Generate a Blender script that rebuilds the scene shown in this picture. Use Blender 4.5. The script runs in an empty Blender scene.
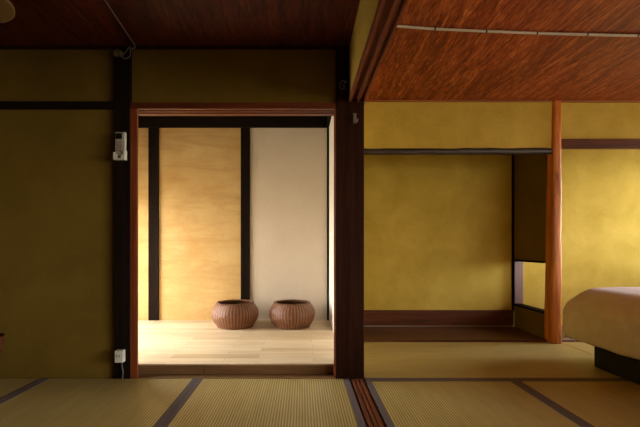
import bpy, bmesh, math, random
from mathutils import Vector, Matrix, noise
random.seed(7)
S = bpy.context.scene
COL = S.collection
PI = math.pi

# ------------------------------------------------------------------ materials
def new_mat(name):
    m = bpy.data.materials.new(name); m.use_nodes = True
    nt = m.node_tree; nt.nodes.clear()
    out = nt.nodes.new('ShaderNodeOutputMaterial'); b = nt.nodes.new('ShaderNodeBsdfPrincipled')
    nt.links.new(b.outputs[0], out.inputs[0])
    return m, nt, b

def nd(nt, t, **kw):
    n = nt.nodes.new(t)
    for k, v in kw.items(): setattr(n, k, v)
    return n

def ramp(nt, fac, stops):
    r = nd(nt, 'ShaderNodeValToRGB')
    e = r.color_ramp.elements
    while len(e) > 1: e.remove(e[-1])
    e[0].position = stops[0][0]; e[0].color = (*stops[0][1], 1)
    for p, c in stops[1:]:
        x = e.new(p); x.color = (*c, 1)
    nt.links.new(fac, r.inputs[0])
    return r.outputs[0]

def coords(nt, scale=(1, 1, 1), rot=(0, 0, 0)):
    tc = nd(nt, 'ShaderNodeTexCoord'); mp = nd(nt, 'ShaderNodeMapping')
    mp.inputs['Scale'].default_value = scale; mp.inputs['Rotation'].default_value = rot
    nt.links.new(tc.outputs['Object'], mp.inputs[0])
    return mp.outputs[0]

def noise_tex(nt, vec, scale, detail=4, rough=.55, dist=0):
    n = nd(nt, 'ShaderNodeTexNoise')
    n.inputs['Scale'].default_value = scale; n.inputs['Detail'].default_value = detail
    n.inputs['Roughness'].default_value = rough; n.inputs['Distortion'].default_value = dist
    nt.links.new(vec, n.inputs['Vector'])
    return n.outputs['Fac']

def bump(nt, b, h, strength=.3, dist=.01):
    n = nd(nt, 'ShaderNodeBump'); n.inputs['Strength'].default_value = strength; n.inputs['Distance'].default_value = dist
    nt.links.new(h, n.inputs['Height']); nt.links.new(n.outputs[0], b.inputs['Normal'])

def math_n(nt, op, a, bb=None):
    n = nd(nt, 'ShaderNodeMath', operation=op)
    for i, v in enumerate((a, bb)):
        if v is None: continue
        if isinstance(v, (int, float)): n.inputs[i].default_value = v
        else: nt.links.new(v, n.inputs[i])
    return n.outputs[0]

def mix(nt, fac, a, b, mode='MIX'):
    n = nd(nt, 'ShaderNodeMix', data_type='RGBA', blend_type=mode)
    if isinstance(fac, (int, float)): n.inputs[0].default_value = fac
    else: nt.links.new(fac, n.inputs[0])
    for i, v in ((6, a), (7, b)):
        if isinstance(v, tuple): n.inputs[i].default_value = (*v, 1)
        else: nt.links.new(v, n.inputs[i])
    return n.outputs[2]

def wood(name, dark, light, axis='x', rough=.45, freq=30, bmp=.15, spec=.4, stretch=.06, knots=False):
    m, nt, b = new_mat(name)
    sc = {'x': (stretch, 1, 1), 'y': (1, stretch, 1), 'z': (1, 1, stretch)}[axis]
    v = coords(nt, sc)
    f = noise_tex(nt, v, freq, 6, .65, .6)
    g = noise_tex(nt, v, freq * 5, 2, .5)
    h = math_n(nt, 'ADD', math_n(nt, 'MULTIPLY', f, .75), math_n(nt, 'MULTIPLY', g, .25))
    c = ramp(nt, h, [(.3, dark), (.62, light)])
    if knots:
        k = noise_tex(nt, coords(nt, {'x': (.5, 1, 1), 'y': (1, .5, 1), 'z': (1, 1, .4)}[axis]), 9, 2)
        c = mix(nt, ramp(nt, k, [(.62, (0, 0, 0)), (.72, (1, 1, 1))]), c, dark)
    nt.links.new(c, b.inputs['Base Color'])
    b.inputs['Roughness'].default_value = rough; b.inputs['Specular IOR Level'].default_value = spec
    bump(nt, b, h, bmp, .004)
    return m

def plaster(name, a, c2, scale=2.2, stain=None, rough=.9):
    m, nt, b = new_mat(name)
    v = coords(nt)
    f = noise_tex(nt, v, scale, 6, .6, .3)
    c = ramp(nt, f, [(.3, a), (.7, c2)])
    g = noise_tex(nt, v, 90, 4, .6)
    c = mix(nt, .06, c, ramp(nt, g, [(.35, (0.25, .2, .1)), (.65, (1, 1, .9))]), 'OVERLAY')
    if stain:
        s = noise_tex(nt, coords(nt, (.5, 1, 3.2)), 2.0, 5, .65, 1.2)
        c = mix(nt, ramp(nt, s, [(.45, (0, 0, 0)), (.68, (.75, .75, .75))]), c, stain)
        s2 = noise_tex(nt, coords(nt, (1, 1, 1)), 14, 3, .6)
        c = mix(nt, ramp(nt, s2, [(.70, (0, 0, 0)), (.78, (.3, .3, .3))]), c, tuple(x * .55 for x in a))
    nt.links.new(c, b.inputs['Base Color'])
    b.inputs['Roughness'].default_value = rough; b.inputs['Specular IOR Level'].default_value = .12
    bump(nt, b, math_n(nt, 'ADD', f, math_n(nt, 'MULTIPLY', g, .25)), .15, .01)
    return m

def plain(name, c, rough=.5, metal=0, spec=.4, nscale=60, bmp=.05):
    m, nt, b = new_mat(name)
    f = noise_tex(nt, coords(nt), nscale, 3)
    nt.links.new(ramp(nt, f, [(.3, tuple(x * .88 for x in c)), (.7, c)]), b.inputs['Base Color'])
    b.inputs['Roughness'].default_value = rough; b.inputs['Metallic'].default_value = metal
    b.inputs['Specular IOR Level'].default_value = spec
    if bmp: bump(nt, b, f, bmp, .002)
    return m

def tatami(name, axis='y'):
    """rush weave: ridges run along `axis`, rush stalks across it"""
    m, nt, b = new_mat(name)
    tc = nd(nt, 'ShaderNodeTexCoord'); sp = nd(nt, 'ShaderNodeSeparateXYZ')
    nt.links.new(tc.outputs['Object'], sp.inputs[0])
    across, along = (sp.outputs[0], sp.outputs[1]) if axis == 'y' else (sp.outputs[1], sp.outputs[0])
    ridge = math_n(nt, 'MULTIPLY', math_n(nt, 'ADD', math_n(nt, 'SINE', math_n(nt, 'MULTIPLY', across, 2 * PI / .0145)), 1), .5)
    stalk = math_n(nt, 'MULTIPLY', math_n(nt, 'ADD', math_n(nt, 'SINE', math_n(nt, 'MULTIPLY', along, 2 * PI / .012)), 1), .5)
    weave = math_n(nt, 'ADD', math_n(nt, 'MULTIPLY', ridge, .65), math_n(nt, 'MULTIPLY', stalk, .35))
    f = noise_tex(nt, coords(nt, (1, 8, 1) if axis == 'x' else (8, 1, 1)), 3, 4, .6)
    base = ramp(nt, f, [(.3, TAT_A), (.7, TAT_B)])
    c = mix(nt, ramp(nt, weave, [(.12, (.95, .95, .95)), (.75, (0, 0, 0))]), base, TAT_D)
    nt.links.new(c, b.inputs['Base Color'])
    b.inputs['Roughness'].default_value = .45; b.inputs['Specular IOR Level'].default_value = .5
    bump(nt, b, weave, .35, .002)
    return m

TAT_A, TAT_B, TAT_D = (.52, .385, .125), (.64, .485, .175), (.15, .095, .024)

def planks(name):
    m, nt, b = new_mat(name)
    v = coords(nt)
    br = nd(nt, 'ShaderNodeTexBrick'); br.offset = .37; br.offset_frequency = 2
    nt.links.new(v, br.inputs['Vector'])
    br.inputs['Scale'].default_value = 1; br.inputs['Brick Width'].default_value = .62; br.inputs['Row Height'].default_value = .09
    br.inputs['Mortar Size'].default_value = .0015; br.inputs['Bias'].default_value = 0
    br.inputs['Color1'].default_value = (0, 0, 0, 1); br.inputs['Color2'].default_value = (1, 1, 1, 1)
    br.inputs['Mortar'].default_value = (.2, .2, .2, 1)
    tone = ramp(nt, br.outputs['Color'], [(0, (.50, .33, .17)), (.4, (.66, .49, .30)), (1, (.74, .59, .39))])
    g = noise_tex(nt, coords(nt, (.07, 1, 1)), 42, 5, .6, .5)
    c = mix(nt, .35, tone, ramp(nt, g, [(.3, (.42, .27, .13)), (.65, (.80, .66, .45))]))
    c = mix(nt, math_n(nt, 'MULTIPLY', br.outputs['Fac'], .6), c, (.22, .13, .06))
    nt.links.new(c, b.inputs['Base Color'])
    b.inputs['Roughness'].default_value = .38; b.inputs['Specular IOR Level'].default_value = .4
    bump(nt, b, g, .05, .002)
    return m

def ceiling_mat(name, dark, mid, light):
    m, nt, b = new_mat(name)
    v = coords(nt, (1, .09, 1), (0, 0, .05))
    f = noise_tex(nt, v, 20, 8, .75, 1.2)
    g = noise_tex(nt, coords(nt, (1, .13, 1), (0, 0, -.12)), 110, 3, .6, .4)
    big = noise_tex(nt, coords(nt, (1, .5, 1)), 2.2, 3)
    h = math_n(nt, 'ADD', math_n(nt, 'MULTIPLY', f, .62), math_n(nt, 'MULTIPLY', g, .38))
    c = ramp(nt, h, [(.38, dark), (.5, mid), (.63, light)])
    c = mix(nt, .45, c, ramp(nt, big, [(.35, (.3, .26, .24)), (.65, (.75, .72, .7))]), 'OVERLAY')
    nt.links.new(c, b.inputs['Base Color'])
    b.inputs['Roughness'].default_value = .5; b.inputs['Specular IOR Level'].default_value = .25
    bump(nt, b, h, .5, .006)
    return m

def wicker(name, ribs=46):
    m, nt, b = new_mat(name)
    tc = nd(nt, 'ShaderNodeTexCoord'); sp = nd(nt, 'ShaderNodeSeparateXYZ'); nt.links.new(tc.outputs['Object'], sp.inputs[0])
    ang = math_n(nt, 'ARCTAN2', sp.outputs[1], sp.outputs[0])
    rib = math_n(nt, 'SINE', math_n(nt, 'MULTIPLY', ang, ribs))
    row = math_n(nt, 'SINE', math_n(nt, 'MULTIPLY', sp.outputs[2], 2 * PI / .016))
    weave = math_n(nt, 'ADD', math_n(nt, 'MULTIPLY', math_n(nt, 'MULTIPLY', rib, row), .2), .5)
    stake = math_n(nt, 'ABSOLUTE', math_n(nt, 'SINE', math_n(nt, 'MULTIPLY', ang, ribs / 2)))
    f = noise_tex(nt, coords(nt, (1, 1, 3)), 60, 4, .6)
    h = math_n(nt, 'ADD', math_n(nt, 'MULTIPLY', weave, .65), math_n(nt, 'MULTIPLY', stake, .35))
    c = ramp(nt, math_n(nt, 'ADD', math_n(nt, 'MULTIPLY', h, .75), math_n(nt, 'MULTIPLY', f, .3)), [(.30, (.022, .007, .003)), (.52, (.14, .050, .019)), (.80, (.34, .15, .07))])
    nt.links.new(c, b.inputs['Base Color'])
    b.inputs['Roughness'].default_value = .45; b.inputs['Specular IOR Level'].default_value = .4
    bump(nt, b, h, .8, .006)
    return m

M = {}
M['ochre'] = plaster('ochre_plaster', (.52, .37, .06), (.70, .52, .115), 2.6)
M['ochre_half_shaded'] = plaster('ochre_plaster_half_shaded', (.34, .22, .038), (.42, .28, .055), 2.2)  # same plaster, partly darkened: partition's shade put into the colour
M['ochre_shaded'] = plaster('ochre_plaster_shaded', (.135, .082, .011), (.195, .118, .017), 2.2)  # same ochre plaster, with the left room's dimness painted into its colour
M['hall_ochre'] = plaster('golden_plaster', (.51, .30, .105), (.62, .43, .195), 1.8, stain=(.46, .26, .09))
M['hall_white'] = plaster('pale_plaster', (.62, .50, .38), (.68, .56, .43), 1.6)
M['hall_side'] = plaster('white_plaster', (.75, .70, .60), (.8, .75, .66), 1.6)
M['black'] = wood('black_stained_wood', (.006, .004, .003), (.016, .009, .006), 'z', .8, 22, .1, .03)
M['blackx'] = wood('black_stained_beam', (.006, .004, .003), (.016, .009, .006), 'x', .8, 22, .1, .03)
M['darkpost'] = wood('dark_brown_post', (.014, .0045, .002), (.040, .012, .005), 'z', .6, 24, .15, .07, .05)
M['redx'] = wood('red_brown_wood_x', (.065, .012, .004), (.17, .036, .011), 'x', .42, 26, .1, .35)
M['redy'] = wood('red_brown_wood_y', (.075, .018, .008), (.21, .058, .022), 'y', .55, 30, .15, .2)
M['redz'] = wood('red_brown_wood_z', (.10, .018, .005), (.28, .065, .017), 'z', .45, 22, .12, .3)
M['darkx'] = wood('dark_brown_wood_x', (.05, .015, .006), (.15, .046, .017), 'x', .55, 24, .12, .18)
M['sillx'] = wood('umber_riser_wood', (.13, .062, .024), (.30, .16, .065), 'x', .5, 18, .1, .3)
M['tokofloor'] = wood('alcove_board_wood', (.05, .020, .009), (.12, .048, .020), 'x', .4, 14, .05, .3)
M['log'] = wood('polished_orange_log', (.20, .038, .006), (.78, .27, .055), 'z', .45, 13, .2, .3, .08, knots=True)
M['otoshi'] = wood('grey_black_log', (.012, .009, .008), (.06, .048, .042), 'x', .4, 24, .3, .5)
M['purple'] = wood('lit_mauve_wood', (.18, .11, .115), (.28, .18, .185), 'z', .4, 20, .1, .5)  # light mauve tone paints in the daylight on post and bay floor
M['batten'] = wood('orange_batten', (.20, .06, .018), (.42, .15, .05), 'x', .4, 30, .1, .4)
M['ceil_r'] = ceiling_mat('cedar_ceiling_lit', (.085, .012, .003), (.26, .050, .011), (.55, .165, .043))  # same cedar as the left ceiling, right room's light put into the colour
M['ceil_l'] = ceiling_mat('cedar_ceiling_shaded', (.022, .0035, .0018), (.07, .012, .004), (.14, .030, .009))  # same cedar, darkened: the left room's shade is in the colour
M['tat_y'] = tatami('tatami_rush_lengthwise', 'y')
M['tat_x'] = tatami('tatami_rush_crosswise', 'x')
M['heri'] = plain('grey_cloth_border', (.15, .115, .105), .85, 0, .1, 300, .3)
M['floorb'] = plain('floor_boards_tan', (.35, .27, .11), .7)
M['planks'] = planks('pale_oak_planks')
M['wicker'] = wicker('brown_wicker')
M['duvet'] = plain('white_cotton', (.84, .71, .72), .85, 0, .15, 12, .1)
M['mattress'] = plain('mattress_ticking', (.72, .66, .58), .9, 0, .1)
M['blackbase'] = plain('black_bed_base', (.010, .010, .011), .7, 0, .3)
M['plastic'] = plain('off_white_plastic', (.72, .69, .60), .45)
M['plastic_g'] = plain('grey_plastic', (.40, .33, .27), .5)
M['screen'] = plain('dark_lcd', (.008, .009, .008), .35)
M['cable'] = plain('grey_cable', (.19, .17, .15), .5)
M['porcelain'] = plain('aged_porcelain', (.28, .25, .20), .35)
M['brownknob'] = plain('brown_porcelain', (.12, .09, .05), .35)
M['iron'] = plain('dull_iron', (.30, .27, .22), .4, .7)
M['bamboo'] = plain('silvery_bamboo', (.50, .42, .36), .35, 0, .5, 30)
M['node'] = plain('bamboo_node', (.05, .035, .03), .5)
M['shade'] = plain('tan_lamp_shade', (.17, .095, .035), .4, 0, .5)
M['shade_in'] = plain('brown_lamp_shade', (.24, .09, .04), .45, 0, .5)
M['gap'] = plain('lit_gap_strip', (.62, .52, .50), .35, 0, .5)
M['winframe'] = wood('window_cedar', (.10, .05, .03), (.22, .12, .07), 'z', .5, 25, .1)
def glass():
    m = bpy.data.materials.new('thin_window_glass'); m.use_nodes = True
    nt = m.node_tree; nt.nodes.clear()
    o = nd(nt, 'ShaderNodeOutputMaterial'); t = nd(nt, 'ShaderNodeBsdfTransparent'); g = nd(nt, 'ShaderNodeBsdfGlossy')
    t.inputs[0].default_value = (.95, .96, .96, 1)
    g.inputs['Roughness'].default_value = .05
    mx = nd(nt, 'ShaderNodeMixShader'); mx.inputs[0].default_value = .06
    nt.links.new(t.outputs[0], mx.inputs[1]); nt.links.new(g.outputs[0], mx.inputs[2]); nt.links.new(mx.outputs[0], o.inputs[0])
    return m
M['glass'] = glass()

# ------------------------------------------------------------------ mesh helpers
def bx(bm, x0, x1, y0, y1, z0, z1, bev=0, seg=2):
    r = bmesh.ops.create_cube(bm, size=1)
    vs = r['verts']
    for v in vs:
        v.co = Vector((x0 + (v.co.x + .5) * (x1 - x0), y0 + (v.co.y + .5) * (y1 - y0), z0 + (v.co.z + .5) * (z1 - z0)))
    if bev:
        es = list({e for v in vs for e in v.link_edges})
        bmesh.ops.bevel(bm, geom=es, offset=bev, segments=seg, profile=.5, affect='EDGES')

def lathe(bm, prof, cx=0, cy=0, segs=32, disp=None, sx=1, sy=1):
    rings = []
    for i, (r, z) in enumerate(prof):
        ring = []
        for k in range(segs):
            a = 2 * PI * k / segs
            rr = r + (disp(a, i) if disp else 0)
            ring.append(bm.verts.new((cx + rr * math.cos(a) * sx, cy + rr * math.sin(a) * sy, z)))
        rings.append(ring)
    for i in range(len(rings) - 1):
        for k in range(segs):
            bm.faces.new((rings[i][k], rings[i][(k + 1) % segs], rings[i + 1][(k + 1) % segs], rings[i + 1][k]))
    for ring, rev in ((rings[0], True), (rings[-1], False)):
        if len(ring) > 2: bm.faces.new(list(reversed(ring)) if rev else ring)

def tube(bm, pts, r, segs=8):
    pts = [Vector(p) for p in pts]
    rings = []
    up = Vector((0, 0, 1))
    for i, p in enumerate(pts):
        t = (pts[min(i + 1, len(pts) - 1)] - pts[max(i - 1, 0)]).normalized()
        a = t.cross(up)
        if a.length < .1: a = t.cross(Vector((1, 0, 0)))
        a.normalize(); b = t.cross(a).normalized()
        rr = r[i] if isinstance(r, (list, tuple)) else r
        rings.append([bm.verts.new(p + (a * math.cos(2 * PI * k / segs) + b * math.sin(2 * PI * k / segs)) * rr) for k in range(segs)])
    for i in range(len(rings) - 1):
        for k in range(segs):
            bm.faces.new((rings[i][k], rings[i][(k + 1) % segs], rings[i + 1][(k + 1) % segs], rings[i + 1][k]))
    bm.faces.new(list(reversed(rings[0]))); bm.faces.new(rings[-1])

def spline(ctrl, n=10):
    c = [Vector(p) for p in ctrl]; c = [c[0]] + c + [c[-1]]
    out = []
    for i in range(1, len(c) - 2):
        for k in range(n):
            t = k / n
            a, b, d, e = c[i - 1], c[i], c[i + 1], c[i + 2]
            out.append(.5 * ((2 * b) + (-a + d) * t + (2 * a - 5 * b + 4 * d - e) * t * t + (-a + 3 * b - 3 * d + e) * t ** 3))
    out.append(c[-2]); return out

def obj(name, bm, mat, parent=None, smooth=False):
    """vertices are given in world space; the origin goes to the base centre (or the parent's)"""
    bmesh.ops.recalc_face_normals(bm, faces=bm.faces)
    xs = [v.co.x for v in bm.verts]; ys = [v.co.y for v in bm.verts]; zs = [v.co.z for v in bm.verts]
    c = Vector(((min(xs) + max(xs)) / 2, (min(ys) + max(ys)) / 2, min(zs)))
    bmesh.ops.translate(bm, verts=bm.verts, vec=-c)
    me = bpy.data.meshes.new(name); bm.to_mesh(me); bm.free()
    me.materials.append(mat)
    if smooth:
        for p in me.polygons: p.use_smooth = True
    o = bpy.data.objects.new(name, me); COL.objects.link(o)
    if parent:
        o.parent = parent
        q = parent; base = Vector((0, 0, 0))
        while q: base = base + q.location; q = q.parent
        o.location = c - base
    else: o.location = c
    return o

def box(name, mat, d, parent=None, bev=0, seg=2):
    bm = bmesh.new(); bx(bm, *d, bev=bev, seg=seg)
    return obj(name, bm, mat, parent)

def struct(o): o['kind'] = 'structure'; return o
def sbox(name, mat, d, bev=0, parent=None):
    o = box(name, mat, d, parent, bev)
    if not parent: struct(o)
    return o

def thing(name, label, cat, loc, group=None):
    o = bpy.data.objects.new(name, None); o.empty_display_size = .1; COL.objects.link(o)
    o.location = loc; o['label'] = label; o['category'] = cat
    if group: o['group'] = group
    return o
def tag(o, label, cat, group=None):
    o['label'] = label; o['category'] = cat
    if group: o['group'] = group
    return o

# ------------------------------------------------------------------ layout constants (metres; camera at x=0, y=0)
H = .8515          # eye height
YW = 2.47          # left room's back wall
CEIL = 2.15
XR, YB = 4.50, 4.00     # right wall, alcove back wall
XL, YR = -2.75, -1.7
HZ, HY = .067, 4.08     # hall floor level, hall back wall

# ------------------------------------------------------------------ shell
sbox('floor', M['floorb'], (XL, XR, YR, 2.62, -.12, -.056))
sbox('floor_right', M['floorb'], (.30, XR, 2.62, 3.43, -.12, -.056))
HX = -2.15
sbox('floor_hall', M['planks'], (HX, .29, 2.55, HY, -.05, HZ))
sbox('floor_alcove', M['tokofloor'], (.37, 2.25, 3.425, YB, -.05, .015), .003)
sbox('floor_bay', M['purple'], (2.25, XR, 3.425, YB, -.05, .015), .003)

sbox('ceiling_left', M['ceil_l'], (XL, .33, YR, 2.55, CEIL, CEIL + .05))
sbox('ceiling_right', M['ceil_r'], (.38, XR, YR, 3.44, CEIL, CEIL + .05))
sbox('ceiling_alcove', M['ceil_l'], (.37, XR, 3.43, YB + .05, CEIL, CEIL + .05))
sbox('ceiling_hall', M['blackx'], (HX, .35, 2.55, HY + .05, 2.27, 2.32))

# left room's back wall: lower field, upper field, field above the hall opening
sbox('wall_back', M['ochre_shaded'], (XL, -1.20, 2.482, 2.55, -.05, CEIL))
sbox('wall_above_opening', M['ochre_shaded'], (-1.12, .25, 2.482, 2.55, 1.785, CEIL))
sbox('wall_hall_upper', M['ochre_shaded'], (-1.22, .37, 2.55, 2.60, 1.79, 2.3))
sbox('wall_left', M['ochre_shaded'], (XL - .08, XL, YR, 2.55, -.05, CEIL))
sbox('wall_light_blocker', M['ochre_shaded'], (.335, .375, YR, .28, .003, 1.789))  # unseen panel, added to keep window light out of the left room
sbox('wall_partition', M['ochre_half_shaded'], (.306, .385, YR, 2.46, 1.82, CEIL))
# alcove and bay
sbox('wall_alcove_back', M['ochre'], (.37, XR, YB, YB + .07, -.05, CEIL))
sbox('wall_alcove_left', M['ochre'], (.328, .372, 2.60, YB, -.05, CEIL))
sbox('wall_alcove_header', M['ochre'], (.40, 2.25, 3.376, 3.43, 1.72, CEIL))
sbox('wall_bay_header', M['ochre'], (2.27, XR, 3.39, 3.43, 1.80, CEIL))
sbox('wall_alcove_side_upper', M['ochre_shaded'], (2.22, 2.27, 3.46, 3.975, .72, CEIL))  # darkened plaster copy: shade on this side is painted in
sbox('wall_alcove_side_lower', M['ochre_shaded'], (2.22, 2.27, 3.46, 3.975, .0145, .245))
# hall
for nm, x0, x1, mt in (('wall_hall_left', HX, -1.59, 'hall_ochre'), ('wall_hall_middle', -1.59, -.60, 'hall_ochre'), ('wall_hall_right', -.60, .29, 'hall_white')):
    sbox(nm, M[mt], (x0, x1, HY, HY + .06, 0, 2.30))
sbox('wall_hall_side', M['hall_side'], (.29, .328, 2.56, HY + .06, 0, 2.30))
sbox('wall_hall_near', M['hall_side'], (HX, -1.22, 2.552, 2.60, HZ, 2.27))

# right wall with two windows; hall end with one
def wall_with_hole(name, mat, x0, x1, ya, yb, z0, z1, holes):
    bm = bmesh.new(); y = ya
    for (h0, h1, k0, k1) in holes:
        bx(bm, x0, x1, y, h0, z0, z1)
        if k0 > z0: bx(bm, x0, x1, h0, h1, z0, k0)
        bx(bm, x0, x1, h0, h1, k1, z1); y = h1
    bx(bm, x0, x1, y, yb, z0, z1)
    return struct(obj(name, bm, mat))
WINS = [(-1.6, 1.0, .45, 1.85), (2.80, 3.92, .72, 1.98)]
wall_with_hole('wall_right', M['ochre'], XR, XR + .08, YR, YB + .07, -.05, CEIL, WINS)
HWIN = (2.68, 4.0, HZ + .03, 1.40)
wall_with_hole('wall_hall_end', M['hall_side'], HX - .08, HX, 2.55, HY + .06, 0, 2.30, [HWIN])

def window(name, x, y0, y1, z0, z1, side, nv=2):
    bm = bmesh.new(); a, b = (x + .015, x + .065)
    t = .035
    bx(bm, a, b, y0, y1, z0, z0 + t); bx(bm, a, b, y0, y1, z1 - t, z1)
    for k in range(nv + 1):
        yy = y0 + (y1 - y0 - t) * k / nv
        bx(bm, a + .004, b - .004, yy, yy + t, z0 + t, z1 - t)
    w = struct(obj(name, bm, M['winframe']))
    box('window_pane', M['glass'], (x + .038, x + .042, y0 + .01, y1 - .01, z0 + .01, z1 - .01), w)
    L = bpy.data.lights.new('sky_portal', 'AREA'); L.shape = 'RECTANGLE'; L.size = y1 - y0; L.size_y = z1 - z0
    L.cycles.is_portal = True
    o = bpy.data.objects.new('sky_portal', L); COL.objects.link(o)
    o.location = (x + (.12 if side > 0 else -.04), (y0 + y1) / 2, (z0 + z1) / 2)
    # local -Z must point into the room, local X along world Y
    d = Vector((-side, 0, 0)); zax = -d; xax = Vector((0, 1, 0)); yax = zax.cross(xax)
    o.rotation_euler = Matrix((xax, yax, zax)).transposed().to_euler()
for i, (a, b, c, d) in enumerate(WINS): window('window_%d' % (i + 1), XR, a, b, c, d, 1, 2)
bm = bmesh.new(); RW = (2.7, 4.2, .6, 1.9)
bx(bm, XL, RW[0], YR - .08, YR, -.05, CEIL); bx(bm, RW[1], XR + .08, YR - .08, YR, -.05, CEIL)
bx(bm, RW[0], RW[1], YR - .08, YR, -.05, RW[2]); bx(bm, RW[0], RW[1], YR - .08, YR, RW[3], CEIL)
struct(obj('wall_rear', bm, M['ochre']))
bm = bmesh.new()
for k in range(4):
    xx = RW[0] + k * (RW[1] - RW[0] - .035) / 3
    bx(bm, xx, xx + .035, YR - .06, YR - .02, RW[2], RW[3])
for zz in (RW[2], RW[3] - .035): bx(bm, RW[0], RW[1], YR - .064, YR - .016, zz, zz + .035)
wr = struct(obj('window_4', bm, M['winframe']))
box('window_pane', M['glass'], (RW[0] + .01, RW[1] - .01, YR - .042, YR - .038, RW[2] + .01, RW[3] - .01), wr)
L = bpy.data.lights.new('sky_portal', 'AREA'); L.shape = 'RECTANGLE'; L.size = RW[1] - RW[0]; L.size_y = RW[3] - RW[2]
L.cycles.is_portal = True
o = bpy.data.objects.new('sky_portal', L); COL.objects.link(o)
o.location = ((RW[0] + RW[1]) / 2, YR - .1, (RW[2] + RW[3]) / 2); o.rotation_euler = (PI / 2, 0, 0)
window('window_3', HX - .08, *HWIN, -1, 2)

# ------------------------------------------------------------------ structural timber (trim)
TN = [0]
def trim(mat, d, bev=.003):
    TN[0] += 1
    return sbox('trim_%d' % TN[0], M[mat], d, bev)
trim('black', (-1.213, -1.110, 2.452, 2.56, 0, CEIL), .004)          # black post left of the opening
BP = trim('darkpost', (.221, .402, 2.455, 2.615, 0, CEIL), .005)      # thick post between the rooms
trim('blackx', (XL, -1.213, 2.455, 2.482, 1.748, 1.794))             # rail on the left wall
trim('darkpost', (XL, .325, 2.45, 2.482, 2.140, CEIL), .002)              # ceiling edge moulding, left room
# opening lintel with sliding grooves on its underside
bm = bmesh.new()
bx(bm, -1.112, .221, 2.462, 2.60, 1.757, 1.787)
for (a, b) in ((2.462, 2.490), (2.512, 2.532), (2.556, 2.60)): bx(bm, -1.112, .221, a, b, 1.7475, 1.757, .0015)
TN[0] += 1; struct(obj('trim_%d' % TN[0], bm, M['redx']))
# jamb casings
def jamb(x0, x1, inner):
    bm = bmesh.new()
    bx(bm, x0, x1, 2.458, 2.478, .001, 1.747, .004)
    TN[0] += 1; struct(obj('trim_%d' % TN[0], bm, M['redz']))
jamb(-1.114, -1.066, 1); jamb(.207, .221, -1)
# entrance sill: flush strip, then the riser up to the boards
trim('sillx', (-1.112, .221, 2.462, 2.552, -.04, .003), .002)
bm = bmesh.new(); bx(bm, -1.112, -.655, 2.535, 2.553, .003, .062, .0015); bx(bm, -.651, .221, 2.535, 2.553, .003, .062, .0015)
TN[0] += 1; struct(obj('trim_%d' % TN[0], bm, M['sillx']))
# hall timbers
trim('black', (-1.643, -1.535, HY - .02, HY + .01, HZ, 2.13))
trim('black', (-.655, -.558, HY - .02, HY + .01, HZ, 2.13))
trim('black', (.268, .292, HY - .022, HY + .01, HZ, 2.13), .002)
trim('blackx', (HX, .292, HY - .035, HY + .01, 2.13, 2.27))
trim('blackx', (.268, .292, 2.60, HY - .035, 2.13, 2.27))
# partition head rail (kamoi) with grooves, floor track
def grooved(xs, z0, z1, zg, up, y0, y1, mat, w):
    bm = bmesh.new()
    x0, x1 = xs
    if up: bx(bm, x0, x1, y0, y1, z0, zg)
    else: bx(bm, x0, x1, y0, y1, zg, z1)
    for (a, b) in w:
        if up: bx(bm, a, b, y0, y1, zg, z1, .0015)
        else: bx(bm, a, b, y0, y1, z0, zg, .0015)
    TN[0] += 1; return struct(obj('trim_%d' % TN[0], bm, M[mat]))
grooved((.303, .405), 1.79, 1.82, 1.812, False, YR, 2.456, 'redy', [(.303, .319), (.353, .372), (.396, .405)])
grooved((.305, .405), -.04, .002, -.008, True, YR, 2.456, 'redy', [(.318, .337), (.344, .361), (.368, .388)])
# alcove timbers
trim('darkx', (.37, 2.22, YB - .02, YB, .028, .189))                  # skirting under the alcove wall
trim('gap', (.37, 2.22, YB - .008, YB, .0155, .027), .001)            # pale colour paints in the light between skirting and board
trim('darkx', (.405, 2.21, 3.41, 3.426, -.05, .014), .002)
bm = bmesh.new(); bx(bm, 2.30, XR, 3.37, 3.41, 1.727, 1.812, .003)
TN[0] += 1; struct(obj('trim_%d' % TN[0], bm, M['darkx']))            # brown rail over the bay
bm = bmesh.new(); bx(bm, .385, 2.20, 3.355, 3.376, 2.137, CEIL, .002); bx(bm, 2.30, XR, 3.355, 3.39, 2.137, CEIL, .002)
TN[0] += 1; struct(obj('trim_%d' % TN[0], bm, M['batten']))
trim('black', (2.205, 2.222, 3.975, 3.999, .19, CEIL), .001)          # corner strip
trim('purple', (2.222, 2.312, 3.972, 3.9995, .245, .72), .002)        # post seen through the side opening
bm = bmesh.new()
bx(bm, 2.205, 2.29, 3.47, 3.975, .703, .722, .001); bx(bm, 2.205, 2.29, 3.47, 3.975, .243, .262, .001)
bx(bm, 2.212, 2.221, 3.964, 3.974, .262, .703, .001)
TN[0] += 1; struct(obj('trim_%d' % TN[0], bm, M['black']))            # frame of the side opening

# lumpy log lintel over the alcove
def log_mesh(length, nseg, ring, fn):
    bm = bmesh.new(); rings = []
    for i in range(nseg + 1):
        t = i / nseg
        rings.append([bm.verts.new(fn(t, 2 * PI * k / ring)) for k in range(ring)])
    for i in range(nseg):
        for k in range(ring):
            bm.faces.new((rings[i][k], rings[i][(k + 1) % ring], rings[i + 1][(k + 1) % ring], rings[i + 1][k]))
    bm.faces.new(rings[0]); bm.faces.new(rings[-1])
    return bm
def sup(a, p=.55):
    c, s = math.cos(a), math.sin(a)
    return math.copysign(abs(c) ** p, c), math.copysign(abs(s) ** p, s)
def f_otoshi(t, a):
    c, s = sup(a, .7)
    x = .38 + t * (2.215 - .38)
    n = noise.noise(Vector((x * 6, math.cos(a) * .8, math.sin(a) * .8)))
    zc = 1.699 + .006 * t + .004 * noise.noise(Vector((x * 5, 3, 1)))
    return (x, 3.388 + c * (.034 + .005 * n), zc + s * (.0275 + .006 * n))
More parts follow.
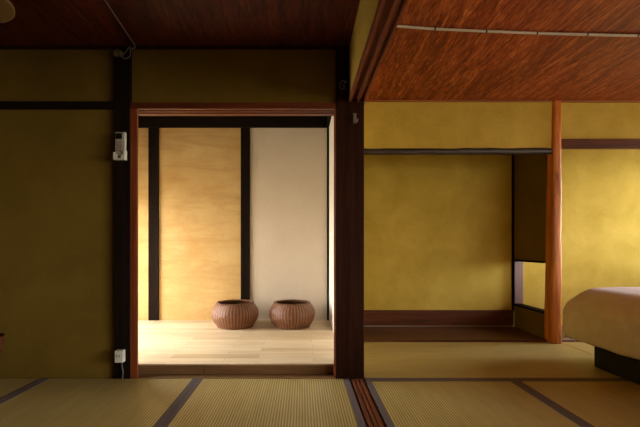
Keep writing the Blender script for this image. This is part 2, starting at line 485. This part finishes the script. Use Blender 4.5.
TN[0] += 1; struct(obj('trim_%d' % TN[0], log_mesh(1, 90, 16, f_otoshi), M['otoshi'], smooth=True))
# the orange alcove post, a planed natural log
def f_log(t, a):
    c, s = sup(a, .42)
    z = t * CEIL
    n = noise.noise(Vector((math.cos(a) * 1.2, math.sin(a) * 1.2, z * 2.2)))
    n2 = noise.noise(Vector((math.cos(a) * 3, math.sin(a) * 3, z * 7)))
    w = .046 - .007 * t + .004 * n + .0015 * n2
    d = .066 - .014 * t + .004 * n
    lump = .006 * math.exp(-((z - .16) / .035) ** 2) * max(0, math.cos(a))
    xc = 2.247 + .012 * t + .004 * noise.noise(Vector((0, 0, z * 1.5)))
    return (xc + c * w + lump, 3.405 + s * d, z)
TN[0] += 1; post = struct(obj('trim_%d' % TN[0], log_mesh(1, 120, 28, f_log), M['log'], smooth=True))

# ------------------------------------------------------------------ tatami mats
def mat_thing(x0, x1, y0, y1, axis, heri, label, hw=.034):
    t = thing('tatami_mat', label, 'tatami mat', ((x0 + x1) / 2, (y0 + y1) / 2, -.055), None)
    g = .0022
    box('rush_surface', M['tat_y' if axis == 'y' else 'tat_x'], (x0 + g, x1 - g, y0 + g, y1 - g, -.055, 0), t, .003)
    for h in heri:
        w = hw
        if isinstance(h, tuple): h, w = h
        d = {'l': (x0 + g / 2, x0 + w, y0 + g, y1 - g), 'r': (x1 - w, x1 - g / 2, y0 + g, y1 - g),
             'f': (x0 + g, x1 - g, y0 + g / 2, y0 + w), 'b': (x0 + g, x1 - g, y1 - w, y1 - g / 2)}[h]
        box('cloth_border', M['heri'], (*d, -.030, .0016), t, .001)
mat_thing(-2.64, -1.665, .55, 2.462, 'y', 'lr', 'tatami mat in the dark far left corner, beyond the left cloth border')
mat_thing(-1.665, -.672, .55, 2.462, 'y', 'lr', 'tatami mat below the black post with the remote, left of the doorway')
mat_thing(-.672, .305, .55, 2.462, 'y', ['l', ('r', .038)], 'brightest tatami mat in front of the doorway, left of the sliding door track')
mat_thing(.405, 1.353, .50, 2.412, 'y', ['l', 'r'], 'tatami mat just right of the sliding door track')
mat_thing(1.353, 2.30, .50, 2.412, 'y', ['l', 'r'], 'shadowed tatami mat partly under the black bed base')
mat_thing(.405, 2.30, 2.412, 3.41, 'x', [('f', .06)], 'long tatami mat lying crosswise in front of the alcove')
mat_thing(2.30, 3.26, 2.412, 3.41, 'x', [('f', .06)], 'tatami mat by the orange post, mostly hidden beneath the bed foot')

# ------------------------------------------------------------------ baskets
def basket(cx, cy, label, rot, sc):
    t = thing('wicker_basket', label, 'basket', (cx, cy, HZ), 'wicker baskets in the hall')
    R = .229 * sc; Hh = .240
    prof = []
    N = 64
    for i in range(N + 1):
        u = i / N
        # belly: narrow foot, widest a bit above half, tucked rim
        r = .172 + (.229 - .172) * math.sin(min(1, u / .55) * PI / 2) if u < .55 else .229 - (.229 - .178) * ((u - .55) / .45) ** 2.0
        prof.append((r * sc, HZ + .004 + u * (Hh - .014)))
    segs = 288; st = 44
    def disp(a, i):
        col = math.cos(st * (a + rot)); row = 1 if (i // 2) % 2 else -1
        return .0012 * (abs(col) ** .6 * math.copysign(1, col)) * row + .0012 * abs(math.sin(23 * a)) + .004 * noise.noise(Vector((math.cos(a) * 3 + rot, math.sin(a) * 3, i * .1)))
    bm = bmesh.new()
    outer = prof
    inner = [(r - .010 * 1, z) for r, z in reversed(prof[6:])]
    full = outer + inner
    lathe(bm, full, cx, cy, segs, disp)
    obj('woven_body', bm, M['wicker'], t, True)
    # braided rim
    bm = bmesh.new(); rr = (.178) * sc - .005; ztop = HZ + Hh - .008
    for s in (0, PI):
        n = 220
        pts = [((cx + (rr + .006 * math.cos(26 * a + s)) * math.cos(a)), (cy + (rr + .006 * math.cos(26 * a + s)) * math.sin(a)), ztop + .006 * math.sin(26 * a + s)) for a in [2 * PI * k / n for k in range(n + 1)]]
        tube(bm, pts, .0055, 6)
    obj('braided_rim', bm, M['wicker'], t, True)
    bm = bmesh.new(); n = 160
    tube(bm, [(cx + .172 * sc * math.cos(2 * PI * k / n), cy + .172 * sc * math.sin(2 * PI * k / n), HZ + .007) for k in range(n + 1)], .0065, 6)
    obj('foot_ring', bm, M['wicker'], t, True)
basket(-.662, 3.77, 'left round brown wicker basket, standing in front of the black hall post', 0.3, 1.0)
basket(-.099, 3.77, 'right round brown wicker basket, standing in front of the pale hall wall', 1.1, .99)

# ------------------------------------------------------------------ bed
bed = thing('low_bed', 'low bed on a black base at the right edge of the room', 'bed', (2.9, 1.85, 0))
box('bed_base', M['blackbase'], (2.075, 3.50, .85, 2.70, .0017, .145), bed, .004)
box('mattress', M['mattress'], (2.16, 3.46, .82, 2.82, .146, .45), bed, .04, 4)
# duvet: cross-section profile swept along Y, foot end rounded over
def duvet():
    bm = bmesh.new()
    prof = [(.050, .158), (.024, .172), (.012, .23), (.004, .31), (.004, .37), (.022, .412), (.058, .446), (.105, .478), (.155, .507), (.200, .528), (.235, .536), (.45, .545), (.8, .55), (1.15, .545), (1.36, .54), (1.44, .51), (1.50, .44), (1.51, .30), (1.49, .17)]
    P = []
    for i in range(len(prof) - 1):
        for k in range(4):
            t = k / 4; P.append((prof[i][0] * (1 - t) + prof[i + 1][0] * t, prof[i][1] * (1 - t) + prof[i + 1][1] * t))
    P.append(prof[-1])
    ys = []
    y = .80
    while y < 2.90: ys.append((y, 0, 0)); y += .04
    for k in range(9):
        a = k / 8 * PI / 2
        ys.append((2.905 + .025 * math.sin(a), (1 - math.cos(a)), 0))
    for z in (.45, .38, .30, .22, .16): ys.append((2.931 + .01 * math.sin(z * 9), 1, z))
    rings = []
    for (yy, k, zc) in ys:
        ring = []
        for (px, pz) in P:
            x = 2.0 + px; z = pz
            cx = 2.75
            x = x + (cx - x) * .02 * k
            if zc: z = min(z, zc)
            z -= .004 * k * (1 if z > .3 else .3) if not zc else .0
            n = noise.noise(Vector((x * 3, yy * 2.2, z * 3))); n2 = noise.noise(Vector((x * 9, yy * 5, z * 8)))
            side = 1 if px < .4 else .5
            z += (.006 * n + .003 * n2) if z > .25 else .012 * noise.noise(Vector((yy * 5, 0, 2)))
            x += side * .006 * noise.noise(Vector((yy * 3.4, z * 4, 5))) * (1 if px < .1 else .3)
            ring.append(bm.verts.new((x, yy + (.004 * n2 if zc else 0), z)))
        rings.append(ring)
    for i in range(len(rings) - 1):
        for k in range(len(P) - 1):
            bm.faces.new((rings[i][k], rings[i + 1][k], rings[i + 1][k + 1], rings[i][k + 1]))
    o = obj('duvet', bm, M['duvet'], None, True)
    so = o.modifiers.new('thick', 'SOLIDIFY'); so.thickness = .018; so.offset = -1
    return o
tag(duvet(), 'thick white duvet draped over the bed, hanging past its foot', 'duvet')

# ------------------------------------------------------------------ small things
# remote in a wall holder on the black post
yf = 2.4515
DX = .014
t = thing('remote_control', 'pale remote control in a wall holder on the black post', 'remote control', (-1.181 + DX, yf, 1.41))
box('remote_body', M['plastic_g'], (-1.209 + DX, -1.157 + DX, yf - .026, yf - .008, 1.424, 1.586), t, .004)
b2 = box('screen', M['screen'], (-1.204 + DX, -1.164 + DX, yf - .0285, yf - .026, 1.541, 1.578), t, .001); 
box('side_shell', M['plastic'], (-1.155 + DX, -1.145 + DX, yf - .024, yf - .001, 1.45, 1.587), t, .002)
bm = bmesh.new()
for r_ in range(4):
    for c_ in range(2):
        bx(bm, -1.198 + DX + c_ * .018, -1.186 + DX + c_ * .018, yf - .0278, yf - .026, 1.514 - r_ * .016, 1.521 - r_ * .016, .0008)
obj('button_pad', bm, M['cable'], t)
bm = bmesh.new()
bx(bm, -1.216 + DX, -1.142 + DX, yf - .007, yf, 1.41, 1.47, .001); bx(bm, -1.216 + DX, -1.142 + DX, yf - .036, yf - .007, 1.408, 1.416, .001)
bx(bm, -1.216 + DX, -1.205 + DX, yf - .036, yf - .007, 1.416, 1.456, .001); bx(bm, -1.152 + DX, -1.142 + DX, yf - .036, yf - .007, 1.416, 1.468, .001)
bx(bm, -1.205 + DX, -1.190 + DX, yf - .036, yf - .031, 1.416, 1.440, .001); bx(bm, -1.167 + DX, -1.152 + DX, yf - .036, yf - .031, 1.416, 1.440, .001)
obj('wall_holder', bm, M['plastic'], t)
# socket box with cord
t = thing('socket_box', 'small white socket box low on the black post with a cord to the floor', 'socket', (-1.185 + DX, yf, .115))
box('box_body', M['plastic'], (-1.205 + DX, -1.152 + DX, yf - .038, yf, .116, .192), t, .003)
bm = bmesh.new(); bx(bm, -1.193 + DX, -1.189 + DX, yf - .0385, yf - .037, .15, .166); bx(bm, -1.177 + DX, -1.173 + DX, yf - .0385, yf - .037, .15, .166)
obj('socket_slots', bm, M['screen'], t)
bm = bmesh.new(); tube(bm, spline([(-1.168 + DX, yf - .012, .118), (-1.170 + DX, yf - .012, .09), (-1.163 + DX, yf - .012, .05), (-1.166 + DX, yf - .012, .02), (-1.166 + DX, yf - .010, .005)]), .0038)
obj('cord', bm, M['cable'], t, True)

# porcelain knob wiring at the top of the black post
t = thing('cable_insulator', 'old porcelain knobs with looped wires at the top of the black post', 'insulator', (-1.18, 2.44, 2.06))
for (kx, kz, mt) in ((-1.192, 2.092, 'brownknob'), (-1.166, 2.094, 'brownknob')):
    bm = bmesh.new()
    lathe(bm, [(.006, 0), (.017, .001), (.018, .010), (.011, .014), (.011, .020), (.017, .024), (.015, .034), (.005, .037)], 0, 0, 20)
    bmesh.ops.rotate(bm, verts=bm.verts, cent=(0, 0, 0), matrix=Matrix.Rotation(PI / 2, 3, 'X'))
    bmesh.ops.translate(bm, verts=bm.verts, vec=(kx, 2.4515, kz))
    obj('porcelain_knob', bm, M[mt], t, True)
bm = bmesh.new()
tube(bm, spline([(-1.210, 2.438, 2.085), (-1.195, 2.428, 2.077), (-1.175, 2.425, 2.080), (-1.165, 2.425, 2.098), (-1.185, 2.425, 2.112), (-1.20, 2.43, 2.10)]), .003, 6)
tube(bm, spline([(-1.165, 2.43, 2.09), (-1.145, 2.43, 2.062), (-1.12, 2.43, 2.058), (-1.10, 2.43, 2.075), (-1.098, 2.43, 2.11), (-1.085, 2.43, 2.126)]), .003, 6)
tube(bm, spline([(-1.150, 2.43, 2.082), (-1.13, 2.43, 2.095), (-1.112, 2.43, 2.120), (-1.095, 2.43, 2.134)]), .003, 6)
obj('wire_loop', bm, M['cable'], t, True)
bm = bmesh.new()
tube(bm, spline([(-1.085, 2.43, 2.120), (-1.072, 2.44, 2.138), (-1.066, 2.36, 2.1455), (-1.034, 2.0, 2.1455), (-.985, 1.5, 2.1455), (-.93, .9, 2.1455), (-.90, .2, 2.1455)]), .0040, 6)
tag(obj('ceiling_cable', bm, M['cable'], None, True), 'thin grey cable running along the dark ceiling to the black post', 'cable')
# wire coil beside the thick post, hook below the head rail
t = thing('wire_coil', 'small coil of pale wire at the upper left of the thick dark post', 'wire', (.255, 2.44, 1.86))
bm = bmesh.new()
tube(bm, spline([(.268, 2.449, 1.925), (.248, 2.442, 1.912), (.243, 2.440, 1.888), (.256, 2.440, 1.866), (.272, 2.442, 1.872), (.262, 2.444, 1.895), (.280, 2.448, 1.882)]), .0028, 6)
obj('wire_loop', bm, M['cable'], t, True)
bm = bmesh.new(); lathe(bm, [(.004, 0), (.009, .001), (.009, .008), (.004, .012)], 0, 0, 14)
bmesh.ops.rotate(bm, verts=bm.verts, cent=(0, 0, 0), matrix=Matrix.Rotation(PI / 2, 3, 'X')); bmesh.ops.translate(bm, verts=bm.verts, vec=(.277, 2.4545, 1.915))
obj('porcelain_knob', bm, M['porcelain'], t, True)
t = thing('latch_plate', 'small metal latch plate on the thick post just below the head rail', 'latch', (.345, 2.44, 1.64))
box('plate', M['iron'], (.328, .352, 2.4515, 2.4548, 1.650, 1.715), t, .001)
bm = bmesh.new(); tube(bm, spline([(.334, 2.449, 1.702), (.332, 2.440, 1.68), (.336, 2.438, 1.655), (.352, 2.438, 1.654), (.358, 2.440, 1.675)]), .003, 6)
obj('hook', bm, M['iron'], t, True)
tag(box('cable_clip', M['porcelain'], (.404, .4115, 2.442, 2.458, 1.772, 1.785), None, .002), 'tiny white clip on the right edge of the thick dark post', 'clip')

# bamboo rod on the right ceiling
ctrl = [(.387, 2.203, 2.140), (.566, 2.218, 2.140), (.816, 2.248, 2.140), (1.417, 2.290, 2.140), (1.73, 2.304, 2.140), (2.06, 2.316, 2.140), (3.0, 2.33, 2.140), (4.49, 2.34, 2.140)]
pts = spline(ctrl, 12)
t = thing('bamboo_rod', 'slim silvery bamboo rod running across the orange ceiling', 'rod', (2.09, 2.31, 2.13))
bm = bmesh.new(); tube(bm, pts, .0078, 10); obj('cane', bm, M['bamboo'], t, True)
def at_x(x):
    for i in range(len(pts) - 1):
        if pts[i].x <= x <= pts[i + 1].x:
            return pts[i].lerp(pts[i + 1], (x - pts[i].x) / max(1e-6, pts[i + 1].x - pts[i].x))
x = .785
while x < 4.3:
    p = at_x(x); bm = bmesh.new(); tube(bm, [p - Vector((.005, 0, 0)), p - Vector((.002, 0, 0)), p + Vector((.002, 0, 0)), p + Vector((.005, 0, 0))], [.0082, .0092, .0092, .0082], 10)
    obj('node', bm, M['node'], t, True); x += .315
bm = bmesh.new()
off = [Vector((q.x, q.y + .017, 2.1455)) for q in pts]; tube(bm, off, .0048, 8)
tag(obj('ceiling_batten', bm, M['batten'], None, True), 'thin orange wooden batten on the ceiling just behind the bamboo rod', 'batten')

# pendant lamp, upper left corner
cx, cy = -1.438, 1.60
t = thing('pendant_lamp', 'tan dish-shaped pendant lamp at the upper left corner', 'lamp', (cx, cy, 1.90))
bm = bmesh.new()
def sq(a, i): return .006 * math.cos(4 * a)
lathe(bm, [(.176, 1.900), (.184, 1.902), (.184, 1.910), (.165, 1.925), (.10, 1.955), (.03, 1.975), (.03, 1.968), (.10, 1.950), (.150, 1.928), (.168, 1.914), (.170, 1.904)], cx, cy, 64, None)
obj('lamp_shade', bm, M['shade'], t, True)
bm = bmesh.new(); n = 80
tube(bm, [(cx + .148 * math.cos(2 * PI * k / n), cy + .148 * math.sin(2 * PI * k / n), 1.922) for k in range(n + 1)], .004, 8)
obj('inner_ring', bm, M['shade'], t, True)
bm = bmesh.new(); lathe(bm, [(.001, 1.930), (.11, 1.932), (.11, 1.940), (.001, 1.945)], cx, cy, 48)
obj('diffuser', bm, M['shade_in'], t, True)
bm = bmesh.new(); tube(bm, [(cx, cy, 1.965), (cx, cy, 2.05), (cx, cy, 2.13)], .004, 8); obj('lamp_cord', bm, M['screen'], t, True)
bm = bmesh.new(); lathe(bm, [(.035, 2.125), (.04, 2.135), (.04, 2.1495)], cx, cy, 24); obj('ceiling_rose', bm, M['shade_in'], t, True)

# tapered bin at the left edge
cx, cy = -1.952, 2.30
t = thing('waste_bin', 'reddish wooden waste bin cut by the left edge of the photo', 'bin', (cx, cy, .0017))
bm = bmesh.new(); lathe(bm, [(.082, .0017), (.086, .02), (.120, .300), (.116, .300), (.080, .03), (.001, .026)], cx, cy, 36)
obj('bin_body', bm, M['darkx'], t, True)
bm = bmesh.new(); n = 60
tube(bm, [(cx + .119 * math.cos(2 * PI * k / n), cy + .119 * math.sin(2 * PI * k / n), .302) for k in range(n + 1)], .004, 6)
obj('rim', bm, M['darkx'], t, True)

# ------------------------------------------------------------------ daylight
w = bpy.data.worlds.new('sky'); S.world = w; w.use_nodes = True
nt = w.node_tree; nt.nodes.clear()
o = nd(nt, 'ShaderNodeOutputWorld'); bg = nd(nt, 'ShaderNodeBackground')
tc = nd(nt, 'ShaderNodeTexCoord'); sp = nd(nt, 'ShaderNodeSeparateXYZ'); nt.links.new(tc.outputs['Generated'], sp.inputs[0])
c = ramp(nt, math_n(nt, 'MULTIPLY', math_n(nt, 'ADD', sp.outputs[2], 1), .5),
         [(.0, (.30, .27, .20)), (.47, (.42, .38, .30)), (.52, (1, .95, .88)), (1, (.86, .92, 1.0))])
# hazy sky, brighter towards both horizons along X
side = math_n(nt, 'MAXIMUM', math_n(nt, 'MULTIPLY', sp.outputs[0], -1), 0)
east = math_n(nt, 'POWER', math_n(nt, 'MAXIMUM', sp.outputs[0], 0), 7.0)
nt.links.new(math_n(nt, 'ADD', math_n(nt, 'MULTIPLY', side, 26), math_n(nt, 'ADD', math_n(nt, 'MULTIPLY', east, 52), 7.2)), bg.inputs[1])
nt.links.new(c, bg.inputs[0])
nt.links.new(bg.outputs[0], o.inputs[0])

# ------------------------------------------------------------------ camera
F = 380.0
cam = bpy.data.cameras.new('camera'); co = bpy.data.objects.new('camera', cam); COL.objects.link(co)
co.location = (0, 0, H); co.rotation_euler = (PI / 2, 0, 0)
cam.sensor_fit = 'HORIZONTAL'; cam.sensor_width = 36; cam.lens = F / 640 * 36
cam.shift_x = 18 / 640; cam.shift_y = 33.5 / 640
cam.clip_start = .02
S.camera = co
S.view_settings.view_transform = 'Standard'; S.view_settings.look = 'None'
S.view_settings.gamma = 1; S.view_settings.use_curve_mapping = False
S.view_settings.exposure = 0.0
